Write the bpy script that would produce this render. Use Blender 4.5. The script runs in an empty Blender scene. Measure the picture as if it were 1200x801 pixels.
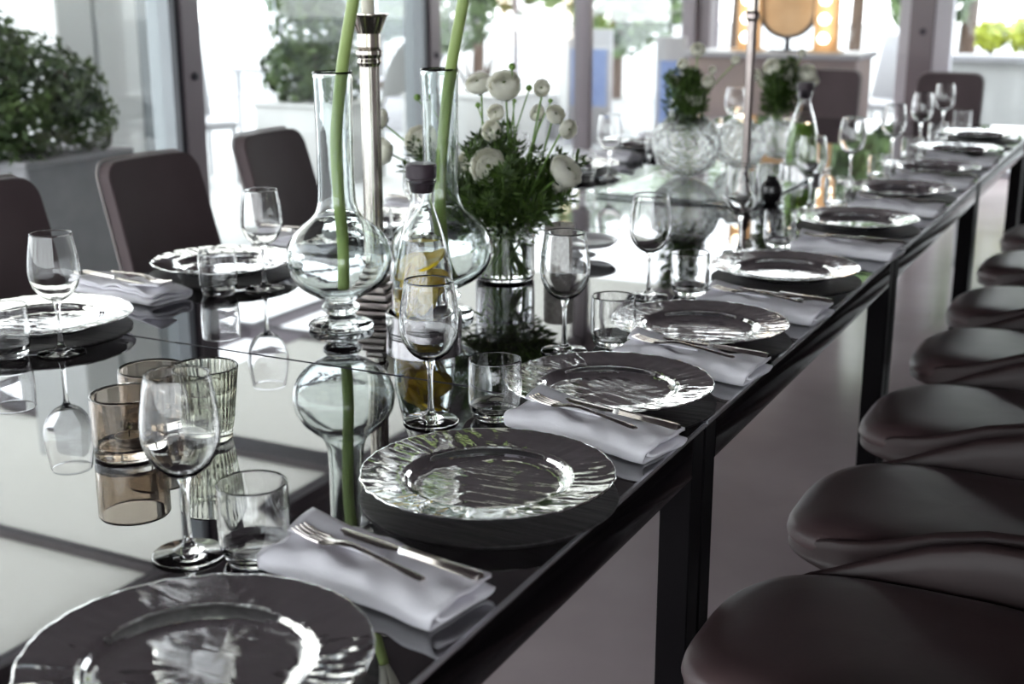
import bpy, math, random
import numpy as np
from mathutils import Vector, Matrix, noise
R = math.radians
PI = math.pi
random.seed(7)
C = bpy.context.scene.collection
sc = bpy.context.scene

# ------------------------------------------------------------------ camera, light, exposure
F, TH, AZ, CAMZ, TZ = 1531.8, R(15.12), R(26.724), 1.385, 0.75      # focal (px of a 1200 wide frame), pitch, yaw, heights
cd = bpy.data.cameras.new('camera'); cam = bpy.data.objects.new('camera', cd); C.objects.link(cam)
cam.location = (0, 0, CAMZ); cam.rotation_euler = (PI/2 - TH, 0, AZ)
cd.sensor_width = 36; cd.lens = F/1200*36; cd.clip_start = .05; cd.clip_end = 300
cd.dof.use_dof = True; cd.dof.focus_distance = 1.95; cd.dof.aperture_fstop = 4.2
sc.camera = cam
w = bpy.data.worlds.new('overcast sky'); sc.world = w; w.use_nodes = True
nt = w.node_tree; nt.nodes.clear()
tc = nt.nodes.new('ShaderNodeTexCoord'); sx = nt.nodes.new('ShaderNodeSeparateXYZ')
rp = nt.nodes.new('ShaderNodeValToRGB'); bg = nt.nodes.new('ShaderNodeBackground'); wo = nt.nodes.new('ShaderNodeOutputWorld')
rp.color_ramp.elements[0].position = 0; rp.color_ramp.elements[0].color = (.97, .975, 1, 1)
rp.color_ramp.elements[1].position = 1; rp.color_ramp.elements[1].color = (.88, .92, 1, 1)
nt.links.new(tc.outputs['Generated'], sx.inputs[0]); nt.links.new(sx.outputs['Z'], rp.inputs[0])
nt.links.new(rp.outputs[0], bg.inputs[0]); nt.links.new(bg.outputs[0], wo.inputs[0]); bg.inputs[1].default_value = 2.7
sun = bpy.data.lights.new('hazy_sun', 'SUN'); sun.energy = 1.5; sun.angle = R(25); sun.color = (1, .97, .92)
so = bpy.data.objects.new('hazy_sun', sun); C.objects.link(so); so.rotation_euler = (R(38), 0, R(-160))
sc.view_settings.view_transform = 'Standard'; sc.view_settings.look = 'None'
sc.view_settings.exposure = 1.15; sc.view_settings.gamma = 1; sc.view_settings.use_curve_mapping = False
sc.cycles.max_bounces = 14; sc.cycles.transmission_bounces = 14; sc.cycles.transparent_max_bounces = 14; sc.cycles.sample_clamp_indirect = 8

# ------------------------------------------------------------------ pixel -> world helpers (a plane gives the depth)
def ray(x, y):
    dx, dy = x-600, y-400.5
    dn = dy*math.cos(TH)+F*math.sin(TH); fw = F*math.cos(TH)-dy*math.sin(TH)
    return Vector((-math.sin(AZ)*fw+math.cos(AZ)*dx, math.cos(AZ)*fw+math.sin(AZ)*dx, -dn))
O = Vector((0, 0, CAMZ))
def at_z(x, y, z=TZ): r = ray(x, y); return O+r*((z-CAMZ)/r.z)
def at_y(x, y, Y): r = ray(x, y); return O+r*(Y/r.y)
def at_x(x, y, X): r = ray(x, y); return O+r*(X/r.x)

# ------------------------------------------------------------------ materials
def mat(name, col=(.8,.8,.8), rough=.5, metal=0., spec=.5, trans=0., ior=1.45, coat=0., nz=None, bump=None, emit=None, sss=0.):
    m = bpy.data.materials.new(name); m.use_nodes = True
    n = m.node_tree.nodes; l = m.node_tree.links; b = n['Principled BSDF']
    b.inputs['Base Color'].default_value = (*col, 1); b.inputs['Roughness'].default_value = rough
    b.inputs['Metallic'].default_value = metal; b.inputs['IOR'].default_value = ior
    b.inputs['Specular IOR Level'].default_value = spec; b.inputs['Transmission Weight'].default_value = trans
    b.inputs['Coat Weight'].default_value = coat
    if sss: b.inputs['Subsurface Weight'].default_value = sss; b.inputs['Subsurface Radius'].default_value = (.01,.01,.008); b.inputs['Subsurface Scale'].default_value = .5
    if emit: b.inputs['Emission Color'].default_value = (*emit[:3], 1); b.inputs['Emission Strength'].default_value = emit[3]
    t = n.new('ShaderNodeTexCoord')
    def tex(scale, stretch=(1,1,1), detail=4):
        mp = n.new('ShaderNodeMapping'); mp.inputs['Scale'].default_value = stretch
        x = n.new('ShaderNodeTexNoise'); x.inputs['Scale'].default_value = scale; x.inputs['Detail'].default_value = detail
        l.new(t.outputs['Object'], mp.inputs[0]); l.new(mp.outputs[0], x.inputs[0]); return x
    if nz:   # (scale, second colour, stretch)
        x = tex(nz[0], nz[2] if len(nz) > 2 else (1,1,1)); r = n.new('ShaderNodeValToRGB')
        r.color_ramp.elements[0].position = .35; r.color_ramp.elements[1].position = .65
        r.color_ramp.elements[0].color = (*col, 1); r.color_ramp.elements[1].color = (*nz[1], 1)
        l.new(x.outputs[0], r.inputs[0]); l.new(r.outputs[0], b.inputs['Base Color'])
    if bump:  # (scale, strength, distance, stretch)
        x = tex(bump[0], bump[3] if len(bump) > 3 else (1,1,1)); p = n.new('ShaderNodeBump')
        p.inputs['Strength'].default_value = bump[1]; p.inputs['Distance'].default_value = bump[2]
        l.new(x.outputs[0], p.inputs['Height']); l.new(p.outputs[0], b.inputs['Normal'])
    return m
def lacquer(name, base, r0, rough):     # mirror-like back-painted glass: dark body under a strongly reflecting face
    m = bpy.data.materials.new(name); m.use_nodes = True; n = m.node_tree.nodes; l = m.node_tree.links; n.clear()
    o = n.new('ShaderNodeOutputMaterial'); mx = n.new('ShaderNodeMixShader'); d = n.new('ShaderNodeBsdfDiffuse'); g = n.new('ShaderNodeBsdfGlossy')
    fr = n.new('ShaderNodeFresnel'); fr.inputs[0].default_value = r0
    d.inputs[0].default_value = (*base, 1); g.inputs['Roughness'].default_value = rough; g.inputs['Color'].default_value = (.95,.95,.97,1)
    l.new(fr.outputs[0], mx.inputs[0]); l.new(d.outputs[0], mx.inputs[1]); l.new(g.outputs[0], mx.inputs[2]); l.new(mx.outputs[0], o.inputs[0]); return m
def pane_mat(name, tint=(.96,.985,.98)):
    m = bpy.data.materials.new(name); m.use_nodes = True; n = m.node_tree.nodes; l = m.node_tree.links; n.clear()
    o = n.new('ShaderNodeOutputMaterial'); mx = n.new('ShaderNodeMixShader'); d = n.new('ShaderNodeBsdfTransparent'); g = n.new('ShaderNodeBsdfGlossy')
    fr = n.new('ShaderNodeFresnel'); ge = n.new('ShaderNodeNewGeometry'); ma = n.new('ShaderNodeMath'); ma.operation = 'MULTIPLY_ADD'
    ma.inputs[1].default_value = 1/1.36-1.36; ma.inputs[2].default_value = 1.36; l.new(ge.outputs['Backfacing'], ma.inputs[0]); l.new(ma.outputs[0], fr.inputs[0])
    d.inputs[0].default_value = (*tint, 1); g.inputs['Roughness'].default_value = 0
    l.new(fr.outputs[0], mx.inputs[0]); l.new(d.outputs[0], mx.inputs[1]); l.new(g.outputs[0], mx.inputs[2]); l.new(mx.outputs[0], o.inputs[0]); return m
def sheer(name, col, k):        # thin material that lets light through: cloth, petals
    m = bpy.data.materials.new(name); m.use_nodes = True; n = m.node_tree.nodes; l = m.node_tree.links; n.clear()
    o = n.new('ShaderNodeOutputMaterial'); mx = n.new('ShaderNodeMixShader'); d = n.new('ShaderNodeBsdfDiffuse'); g = n.new('ShaderNodeBsdfTranslucent')
    x = n.new('ShaderNodeTexNoise'); x.inputs['Scale'].default_value = 30; r = n.new('ShaderNodeValToRGB')
    r.color_ramp.elements[0].color = (*[c*.94 for c in col], 1); r.color_ramp.elements[1].color = (*col, 1)
    l.new(x.outputs[0], r.inputs[0]); l.new(r.outputs[0], d.inputs[0]); l.new(r.outputs[0], g.inputs[0]); mx.inputs[0].default_value = k
    l.new(d.outputs[0], mx.inputs[1]); l.new(g.outputs[0], mx.inputs[2]); l.new(mx.outputs[0], o.inputs[0]); return m
M = dict(
 table=lacquer('black lacquered table glass', (.012,.009,.010), 2.9, .004),
 apron=mat('black gloss table frame', (.005,.004,.005), .14, spec=.06, bump=(3,.05,.01)),
 legblack=mat('matt black table leg', (.006,.005,.006), .5, spec=.04, bump=(30,.03,.001)),
 tedge=mat('table edge highlight', (.62,.62,.66), .25, .7, bump=(30,.02,.001)),  # pale colour put in for the bright highlight on the bevel
 glass=mat('clear drinking glass', (1,1,1), 0, trans=1, ior=1.47),
 vglass=mat('thick faintly aqua vase glass', (.95,.992,.985), 0, trans=1, ior=1.47, bump=(9,.10,.01)),
 plate=mat('rippled pressed glass', (.97,.975,.98), .02, trans=1, ior=1.5, bump=(8,.20,.004,(.9,7,1))),
 crinkle=mat('crinkled crystal glass', (.97,.985,.985), .02, trans=1, ior=1.5, bump=(22,1.0,.03)),
 smoke=mat('smoky amber glass', (.60,.53,.46), 0, trans=1, ior=1.45),
 ribbed=mat('grey green ribbed glass', (.86,.88,.80), .05, trans=1, ior=1.45),
 water=mat('water', (.98,1,.99), 0, trans=1, ior=1.33),
 mat=mat('black grained wood placemat', (.022,.020,.021), .55, nz=(9,(.060,.054,.056),(1,14,1)), bump=(9,.7,.003,(1,14,1))),
 linen=mat('white linen napkin', (.84,.82,.88), .9, bump=(22,.45,.005,(.7,1.3,1)), nz=(6,(.90,.88,.93))),
 steel=mat('polished cutlery steel', (.50,.455,.43), .2, 1, bump=(30,.05,.001)),
 silver=mat('tarnished silver', (.66,.62,.57), .17, 1, nz=(14,(.42,.37,.32),(1,1,.3)), bump=(20,.1,.002)),
 bronze=mat('bronze', (.40,.35,.33), .28, 1, nz=(14,(.30,.25,.24))),
 coaster=mat('brushed steel coaster', (.62,.60,.61), .2, 1, bump=(60,.1,.001,(1,1,.05))),
 black=mat('black gloss', (.010,.009,.010), .12),
 stopper=mat('dark rubber stopper', (.045,.030,.040), .45, bump=(40,.1,.001)),
 leather=mat('dark brown leather', (.080,.050,.052), .36, nz=(5,(.100,.064,.066)), bump=(120,.12,.001)),
 backleather=mat('brown leather chair back', (.085,.060,.065), .6, spec=.3, nz=(5,(.100,.073,.078)), bump=(120,.12,.001)),
 shell=mat('brown leather shell', (.055,.034,.035), .45, bump=(120,.10,.001)),
 seam=mat('pale piping', (.34,.30,.29), .5, bump=(80,.1,.001)),
 chrome=mat('dark chrome', (.3,.3,.31), .2, 1, bump=(20,.02,.001)),
 floor=mat('polished concrete', (.40,.33,.345), .17, nz=(1.6,(.50,.42,.435)), bump=(3,.06,.003), spec=.8),
 ceil=mat('grey painted ceiling', (.075,.060,.067), .8, bump=(20,.05,.002)),
 wall=mat('warm grey plaster', (.30,.27,.28), .8, bump=(20,.05,.002)),
 frame=mat('taupe aluminium frame', (.20,.175,.19), .42, .2, bump=(30,.03,.001)),
 frame2=mat('pale frame edge', (.55,.55,.60), .4, bump=(30,.03,.001)),
 dark=mat('black gasket', (.02,.018,.03), .5, bump=(30,.05,.001)),
 pane=pane_mat('window glass'),
 paving=mat('pale terrace paving', (.30,.31,.31), .7, nz=(3,(.35,.35,.35)), bump=(12,.1,.002)),
 joint=mat('paving joint', (.35,.35,.35), .9, bump=(12,.1,.002)),
 facade=mat('white facade', (.80,.81,.82), .8, bump=(14,.1,.003)),
 white=mat('white painted wall', (.42,.42,.41), .8, bump=(14,.1,.003)),
 grey=mat('blue grey panel', (.38,.41,.44), .7, bump=(14,.1,.003)),
 canvas=sheer('cream canopy', (.82,.81,.77), .72),
 planter=mat('grey stone planter', (.24,.235,.25), .8, nz=(8,(.28,.27,.29)), bump=(40,.1,.002)),
 whiteplast=mat('white outdoor furniture', (.33,.325,.34), .5, bump=(20,.05,.002)),
 leafdark=mat('dark hedge leaves', (.018,.040,.014), .6, nz=(7,(.07,.11,.025)), bump=(50,.1,.002)),
 leafmid=mat('tree leaves', (.06,.10,.05), .6, nz=(2,(.16,.24,.09)), bump=(50,.1,.002)),
 leafyel=mat('yellow green shrub leaves', (.28,.34,.03), .6, nz=(6,(.42,.46,.05)), bump=(50,.1,.002)),
 leaf=mat('bouquet leaves', (.028,.055,.010), .5, nz=(30,(.075,.135,.022)), bump=(80,.1,.001)),
 stem=mat('fresh green stem', (.13,.24,.05), .45, nz=(20,(.18,.30,.07)), bump=(40,.1,.001)),
 fatstem=mat('amaryllis stem', (.26,.37,.09), .4, nz=(9,(.36,.46,.16),(1,1,.2)), bump=(40,.05,.001)),
 petal=sheer('cream white petals', (.97,.96,.89), .5),
 heart=mat('green flower heart', (.10,.13,.02), .6, bump=(200,.4,.001)),
 lemon=mat('lemon peel', (.82,.60,.02), .4, bump=(120,.2,.001)),
 pulp=mat('lemon flesh', (.90,.62,.03), .35, nz=(60,(.94,.74,.12)), bump=(90,.2,.001)),
 wax=mat('cream wax', (.78,.74,.62), .5, bump=(15,.05,.001), sss=.2),
 lace=mat('patterned candle', (.50,.44,.40), .6, nz=(110,(.74,.70,.64)), bump=(110,.6,.002)),
 wood=mat('honey wood', (.46,.30,.16), .45, nz=(4,(.56,.38,.22),(1,1,.1)), bump=(30,.1,.001)),
 bark=mat('bark', (.09,.06,.045), .9, bump=(20,.5,.01)),
 taupe=mat('taupe counter front', (.24,.19,.19), .6, nz=(3,(.32,.25,.22)), bump=(20,.05,.001)),
 blue=mat('blue panel', (.16,.22,.42), .6, nz=(3,(.22,.29,.50)), bump=(20,.05,.001)),
 bulb=mat('warm lit bulb', (1,.9,.7), .4, emit=(1,.84,.62,4)),
 wick=mat('candle wick', (.03,.02,.02), .9, bump=(50,.1,.001)),
 skywhite=mat('dish white as reflected sky', (.62,.62,.64), .12, bump=(50,.03,.001)),  # white colour stands in for sky reflected in the glass dish
 tin=mat('tealight tin', (.7,.7,.7), .25, 1, bump=(50,.1,.001)),
 green=mat('green liquid', (.16,.30,.04), .05, trans=.6, ior=1.33, bump=(20,.05,.001)),
)

# ------------------------------------------------------------------ mesh helpers
class MB:
    def __init__(s): s.v = []; s.f = []
    def add(s, v, f):
        o = len(s.v); s.v += [tuple(p) for p in v]; s.f += [tuple(i+o for i in q) for q in f]; return s
    def box(s, x0, x1, y0, y1, z0, z1, b=0., rot=None, loc=None):
        if b <= 0:
            v = [(x,y,z) for z in (z0,z1) for x,y in ((x0,y0),(x1,y0),(x1,y1),(x0,y1))]
            f = [(3,2,1,0),(4,5,6,7),(0,1,5,4),(1,2,6,5),(2,3,7,6),(3,0,4,7)]
        else:
            def ring(z, i): return [(x0+i,y0+b,z),(x0+b,y0+i,z),(x1-b,y0+i,z),(x1-i,y0+b,z),(x1-i,y1-b,z),(x1-b,y1-i,z),(x0+b,y1-i,z),(x0+i,y1-b,z)]
            v = ring(z0, b*.7)+ring(z0+b, 0)+ring(z1-b, 0)+ring(z1, b*.7)
            f = [tuple(range(7,-1,-1)), tuple(range(24,32))]
            for k in range(3):
                for i in range(8): j=(i+1)%8; f.append((k*8+i,k*8+j,k*8+8+j,k*8+8+i))
        if rot is not None: v = [tuple(rot @ Vector(p)) for p in v]
        if loc is not None: v = [tuple(Vector(p)+Vector(loc)) for p in v]
        return s.add(v, f)
    def lathe(s, prof, n=48, mod=None, c=(0,0,0)):
        q = [prof[0]]       # support loops next to sharp turns keep the long faces' shading clean
        for i in range(len(prof)-1):
            (r0, z0), (r1, z1) = prof[i], prof[i+1]; L = math.hypot(r1-r0, z1-z0)
            def turn(k):
                if k <= 0 or k >= len(prof)-1: return 0
                a = math.atan2(prof[k][1]-prof[k-1][1], prof[k][0]-prof[k-1][0]); b = math.atan2(prof[k+1][1]-prof[k][1], prof[k+1][0]-prof[k][0])
                return abs((b-a+PI) % (2*PI)-PI)
            if L > .003:
                d = min(.0011, L*.25)/L
                if turn(i) > .3: q.append((r0+(r1-r0)*d, z0+(z1-z0)*d))
                if turn(i+1) > .3: q.append((r1-(r1-r0)*d, z1-(z1-z0)*d))
            q.append((r1, z1))
        prof = q
        v = []; f = []; idx = []
        for (r, z) in prof:
            if r < 1e-6: idx.append([len(v)]); v.append((c[0], c[1], c[2]+z))
            else:
                row = []
                for k in range(n):
                    a = 2*PI*k/n; rr, zz = (r, z) if mod is None else mod(r, z, a)
                    row.append(len(v)); v.append((c[0]+rr*math.cos(a), c[1]+rr*math.sin(a), c[2]+zz))
                idx.append(row)
        for a, b in zip(idx, idx[1:]):
            if len(a) == 1 and len(b) == 1: continue
            for k in range(n):
                j = (k+1) % n
                if len(a) == 1: f.append((a[0], b[j], b[k]))
                elif len(b) == 1: f.append((a[k], a[j], b[0]))
                else: f.append((a[k], a[j], b[j], b[k]))
        return s.add(v, f)
    def tube(s, pts, rad, n=8, caps=True):
        pts = [Vector(p) for p in pts]; rs = rad if isinstance(rad, (list, tuple)) else [rad]*len(pts)
        v = []; f = []; up = Vector((.31,.17,.93))
        for i, p in enumerate(pts):
            t = (pts[min(i+1, len(pts)-1)]-pts[max(i-1, 0)]).normalized()
            a = t.cross(up)
            if a.length < .05: a = t.cross(Vector((1,0,0)))
            a.normalize(); b = t.cross(a); up = b.cross(t)*-1 if False else up
            for k in range(n): q = 2*PI*k/n; v.append(tuple(p+(a*math.cos(q)+b*math.sin(q))*rs[i]))
        for i in range(len(pts)-1):
            for k in range(n): j=(k+1)%n; f.append((i*n+k, i*n+j, (i+1)*n+j, (i+1)*n+k))
        if caps: f.append(tuple(range(n-1,-1,-1))); f.append(tuple(range((len(pts)-1)*n, len(pts)*n)))
        return s.add(v, f)
    def grid(s, fn, nu, nv):
        v = [fn(i/nu, j/nv) for i in range(nu+1) for j in range(nv+1)]
        f = [(i*(nv+1)+j, (i+1)*(nv+1)+j, (i+1)*(nv+1)+j+1, i*(nv+1)+j+1) for i in range(nu) for j in range(nv)]
        return s.add(v, f)
    def build(s, name, m, parent=None, smooth=35, loc=None):
        me = bpy.data.meshes.new(name); me.from_pydata(s.v, [], s.f); me.update()
        if smooth:
            me.shade_smooth()
            if smooth < 180: me.set_sharp_from_angle(angle=R(smooth))
        me.materials.append(M[m] if isinstance(m, str) else m)
        o = bpy.data.objects.new(name, me); C.objects.link(o)
        if parent: o.parent = parent
        if loc is not None: o.location = loc
        return o
def smp(prof, k=3):      # Catmull-Rom through a lathe profile
    out = []
    for a in range(len(prof)-1):
        p0, p1, p2, p3 = prof[max(a-1,0)], prof[a], prof[a+1], prof[min(a+2,len(prof)-1)]
        d = math.hypot(p2[0]-p1[0], p2[1]-p1[1]); n = k if d > .005 else 1
        for i in range(n):
            u = i/n
            q = [.5*(2*p1[c]+(p2[c]-p0[c])*u+(2*p0[c]-5*p1[c]+4*p2[c]-p3[c])*u*u+(-p0[c]+3*p1[c]-3*p2[c]+p3[c])*u**3) for c in (0,1)]
            out.append((max(0,q[0]), q[1]))
    out.append(prof[-1]); return out
def tag(o, label, cat, group=None, kind=None):
    o['label'] = label
    if cat: o['category'] = cat
    if group: o['group'] = group
    if kind: o['kind'] = kind
    return o
def thing(name, loc, label, cat, group=None, rz=0):
    o = bpy.data.objects.new(name, None); C.objects.link(o); o.location = loc; o.rotation_euler = (0,0,rz); o.empty_display_size = .05
    return tag(o, label, cat, group)
def struct(o, label=None):
    o['kind'] = 'structure'
    if label: o['label'] = label
    return o
kids = {}
def dup(root, loc, rz=None, label=None, group=None, s=None):
    def cp(o, par):
        c = o.copy(); C.objects.link(c); c.parent = par
        for ch in children[o.name]: cp(ch, c)
        return c
    children = {}
    def walk(o):
        children[o.name] = list(o.children)
        for ch in o.children: walk(ch)
    walk(root); r = cp(root, None); r.location = loc
    if rz is not None: r.rotation_euler = (0,0,rz)
    if s: r.scale = (s,s,s)
    if label: r['label'] = label
    if group: r['group'] = group
    return r
ORD = ['nearest','second','third','fourth','fifth','sixth','seventh','eighth','ninth','tenth','eleventh']

# ------------------------------------------------------------------ the room
ZH = 2.57                                   # window head
MB().box(-3.75, 4.6, -3.6, 10.6, -.1, 0).build('floor', 'floor', smooth=0)['kind'] = 'structure'
MB().box(-3.6, 4.6, -3.6, 10.5, 2.70, 2.8).build('ceiling', 'ceil', smooth=0)['kind'] = 'structure'
struct(MB().box(4.6, 4.7, -3.6, 10.6, 0, 2.8).build('wall_right', 'wall', smooth=0))
struct(MB().box(-3.75, 4.6, -3.7, -3.6, 2.6, 2.8).box(-3.75, 4.6, -3.7, -3.6, 0, .1).build('wall_back', 'wall', smooth=0))
bx_ = [-3.7, -1.6, .5, 2.6, 4.6]  # unseen glazing in the back wall, added to light the room from behind
for i, (a, b) in enumerate(zip(bx_, bx_[1:])):
    wd = struct(MB().box(a+.04, b-.04, -3.655, -3.648, .1, 2.6).build(f'window_{i+12}', 'pane', smooth=0))
    MB().box(b-.04, b+(.04 if i < 3 else 0), -3.69, -3.61, .1, 2.6).build('window_post', 'frame', wd, 0)
struct(MB().box(-3.72, -3.58, -3.6, 10.6, ZH, 2.8).build('trim_1', 'frame', smooth=0), 'taupe header above the long glass wall')
struct(MB().box(-3.58, 4.6, 10.46, 10.6, ZH, 2.8).build('trim_2', 'frame', smooth=0), 'taupe header above the far glass wall')
# left glass wall: panes between mullions
mull = [-3.5, -1.9, .15, 2.2, 4.24, 6.2, 8.29, 10.45]
for i, (a, b) in enumerate(zip(mull, mull[1:])):
    wd = MB().box(-3.645, -3.637, a+.05, b-.05, .05, ZH).build(f'window_{i+1}', 'pane', smooth=0); struct(wd)
    MB().box(-3.68, -3.60, a+.05, b-.05, 0, .05).build('bottom_rail', 'frame', wd, 0)
    MB().box(-3.68, -3.60, a+.05, b-.05, ZH-.06, ZH).build('top_rail', 'frame', wd, 0)
for i, y in enumerate(mull):
    hw = .03 if i == 6 else .055
    t = MB().box(-3.69, -3.575, y-hw, y+hw, 0, ZH, .004).build(f'trim_{i+3}', 'frame'); struct(t, 'taupe upright of the long glass wall')
    if i in (4, 5):
        MB().box(-3.70, -3.59, y-hw-.03, y-hw-.001, 0, ZH).build('gasket', 'dark', t, 0)
        MB().box(-3.70, -3.585, y-hw-.065, y-hw-.031, 0, ZH).build('side_frame', 'grey', t, 0)
        lk = MB().lathe([(0,.012),(.014,.010),(.016,0)], 16).build('door_lock', 'dark', t); lk.location = (-3.575, y, 1.04); lk.rotation_euler = (0, PI/2, 0)
# far glass wall
fm = [-3.58, -1.82, .6, 2.6]
struct(MB().box(2.72, 4.6, 10.46, 10.6, 0, ZH).build('wall_far', 'wall', smooth=0))  # unseen stretch made solid to keep bright reflections out of the left panes
for i, (a, b) in enumerate(zip(fm, fm[1:])):
    wd = MB().box(a+.1, b-.1, 10.52, 10.528, .05, ZH).build(f'window_{i+8}', 'pane', smooth=0); struct(wd)
    MB().box(a+.05, b-.05, 10.48, 10.57, 0, .05).build('bottom_rail', 'frame2', wd, 0)
for i, x in enumerate(fm):
    t = MB().box(x-.07, x+.11, 10.46, 10.58, 0, ZH, .004).build(f'trim_{i+11}', 'frame'); struct(t, 'taupe upright of the far glass wall')
    if i == 1:
        MB().box(x-.15, x-.071, 10.47, 10.57, 0, ZH).build('pale_jamb', 'frame2', t, 0); MB().box(x+.111, x+.24, 10.47, 10.57, 0, ZH).build('pale_jamb', 'frame2', t, 0)
        lk = MB().lathe([(0,.02),(.022,.015),(.025,0)], 16).build('door_lock', 'dark', t); lk.location = (x+.03, 10.46, 1.07); lk.rotation_euler = (PI/2, 0, 0)

# ------------------------------------------------------------------ the terrace outside
g = MB().box(-40, 40, -20, 60, -.35, -.12).build('ground', 'paving', smooth=0); struct(g, 'pale ground beyond the terrace')
tr = MB().box(-12, -3.76, -6, 13.5, -.12, -.03).build('terrace_base', 'joint', smooth=0); struct(tr, 'bed of the terrace paving')
sl = None
for i in range(13):
    for j in range(19):
        if sl is None: sl = MB().box(0, .62, 0, .98, 0, .024, .003).build('paving_slab', 'paving', tr, 0); o = sl
        else: o = sl.copy(); C.objects.link(o)
        o.location = (-11.95+i*.63, -5.5+j*.99, -.03)
tr2 = struct(MB().box(-3.6, 10, 10.62, 20, -.12, -.01).build('terrace_far', 'paving', smooth=0), 'pale terrace beyond the far glass wall')
# flat canopy over the terrace: cream panels between dark ribs
cp = thing('canopy', (0,0,0), 'cream flat canopy with dark ribs over the terrace along the glass wall', 'canopy')
for (y0, y1, xo) in ((-3.4,-.9,-6.3), (-.8,1.4,-6.3), (1.5,3.95,-6.35), (4.0,5.32,-6.35), (5.5,7.5,-5.5), (7.6,10.4,-5.45)):
    MB().box(xo, -3.73, y0, y1, ZH, ZH+.05).build('canopy_panel', 'canvas', cp, 0)
for y, wd in ((-.85,.05), (1.45,.05), (3.975,.022), (5.41,.09), (7.55,.05)):
    MB().box(-6.5, -3.73, y-wd, y+wd, ZH-.04, ZH+.06).build('rib', 'frame', cp, 0)
MB().box(-6.05, -5.97, 5.5, 10.4, ZH-.02, ZH+.05).build('edge_rail', 'frame', cp, 0)

def leaves(name, m, blobs, n, size, parent, seed=1, flat=.6):
    rg = np.random.default_rng(seed); v = []; f = []
    tot = sum(b[3] for b in blobs)
    for (bx, by, bz, r) in blobs:
        k = max(20, int(n*r/tot)); d = rg.normal(size=(k,3)); d /= np.linalg.norm(d, axis=1)[:,None]
        p = np.array([bx,by,bz])+d*(r*(.55+.45*rg.random(k)**.5))[:,None]*np.array([1,1,.95])
        for q, dd in zip(p, d):
            u = rg.normal(size=3); u -= dd*np.dot(u, dd)*flat; u /= np.linalg.norm(u)+1e-6
            t = np.cross(u, dd+rg.normal(size=3)*.5); t /= np.linalg.norm(t)+1e-6
            s = size*(.6+.8*rg.random()); o = len(v)
            v += [tuple(q-u*s), tuple(q+t*s*.45), tuple(q+u*s), tuple(q-t*s*.45)]; f.append((o,o+1,o+2,o+3))
    mb = MB(); mb.v = v; mb.f = f; o = mb.build(name, m, parent, 0); o['kind'] = 'stuff'; return o

def planter_bush(x0, x1, y0, y1, z1, blobs, lm, label, n=5000, size=.03, pm='planter', seed=1):
    t = thing('planted_box', ((x0+x1)/2, (y0+y1)/2, -.006), label, 'planter')
    cx, cy = t.location.x, t.location.y
    b = MB(); b.box(x0-cx, x1-cx, y0-cy, y1-cy, 0, z1-.03, .01); b.box(x0-cx-.01, x1-cx+.01, y0-cy-.01, y1-cy+.01, z1-.03, z1, .008); b.build('box', pm, t)
    leaves('foliage', lm, [(bx-cx, by-cy, bz, r) for bx,by,bz,r in blobs], n, size, t, seed)
    s = MB()
    for k in range(5): a = k*1.3; s.tube([(.06*math.cos(a), .06*math.sin(a), z1), (.22*math.cos(a), .22*math.sin(a), z1+.35)], [.02,.008], 6)
    s.build('trunk', 'bark', t); return t
planter_bush(-4.80, -4.20, 3.90, 4.52, .70, [(-4.45,4.06,1.02,.24),(-4.36,4.33,.97,.17),(-4.62,3.86,1.02,.25),(-4.32,4.34,.84,.17),(-4.62,4.05,1.15,.17),(-4.40,3.9,.84,.16),(-4.6,3.7,.9,.2),(-4.45,4.15,.95,.3),(-4.5,3.95,1.12,.24),(-4.4,4.0,.82,.24)], 'leafdark',
    'clipped dark boxwood in a grey stone box outside, at the far left', 6500, .024)
pb = at_z(356, 212, 0)
planter_bush(pb.x-.35, pb.x+.35, pb.y-.1, pb.y+.6, .58, [(pb.x,pb.y+.2,1.1,.32),(pb.x+.05,pb.y+.3,.8,.3),(pb.x-.05,pb.y+.2,1.4,.28),(pb.x-.12,pb.y+.1,.8,.25)], 'leafdark',
    'loose green shrub in a white box outside, right of the white lounge chair', 2600, .04, 'white', 2)
pb = at_z(560, 175, 0)
planter_bush(pb.x-.6, pb.x+.4, pb.y-.3, pb.y+.6, .5, [(pb.x-.3,pb.y+.1,1.2,.4),(pb.x,pb.y+.3,1.6,.35),(pb.x-.3,pb.y+.2,2.0,.3)], 'leafmid',
    'tall green shrub in a white box outside, behind the tall ranunculus bouquet', 2200, .05, 'white', 3)
# white facade behind the first planter
a0 = at_x(64, 0, -4.85); a1 = at_x(206, 0, -4.85)
t = thing('facade_block', (-4.85, a0.y, -.006), 'white and grey pillar block of the facade behind the boxwood', 'pillar')
MB().box(-.4, 0, 0, .24, 0, 2.54, .01).build('white_pillar', 'facade', t); MB().box(-.4, -.05, .24, .28, 0, 2.54).build('recess', 'grey', t, 0)
MB().box(-.4, -.01, .28, a1.y-a0.y-.30, 0, 2.54).build('white_panel', 'facade', t, 0); MB().box(-.4, 0, a1.y-a0.y-.30, a1.y-a0.y, 0, 2.54, .01).build('grey_panel', 'grey', t)
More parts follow.
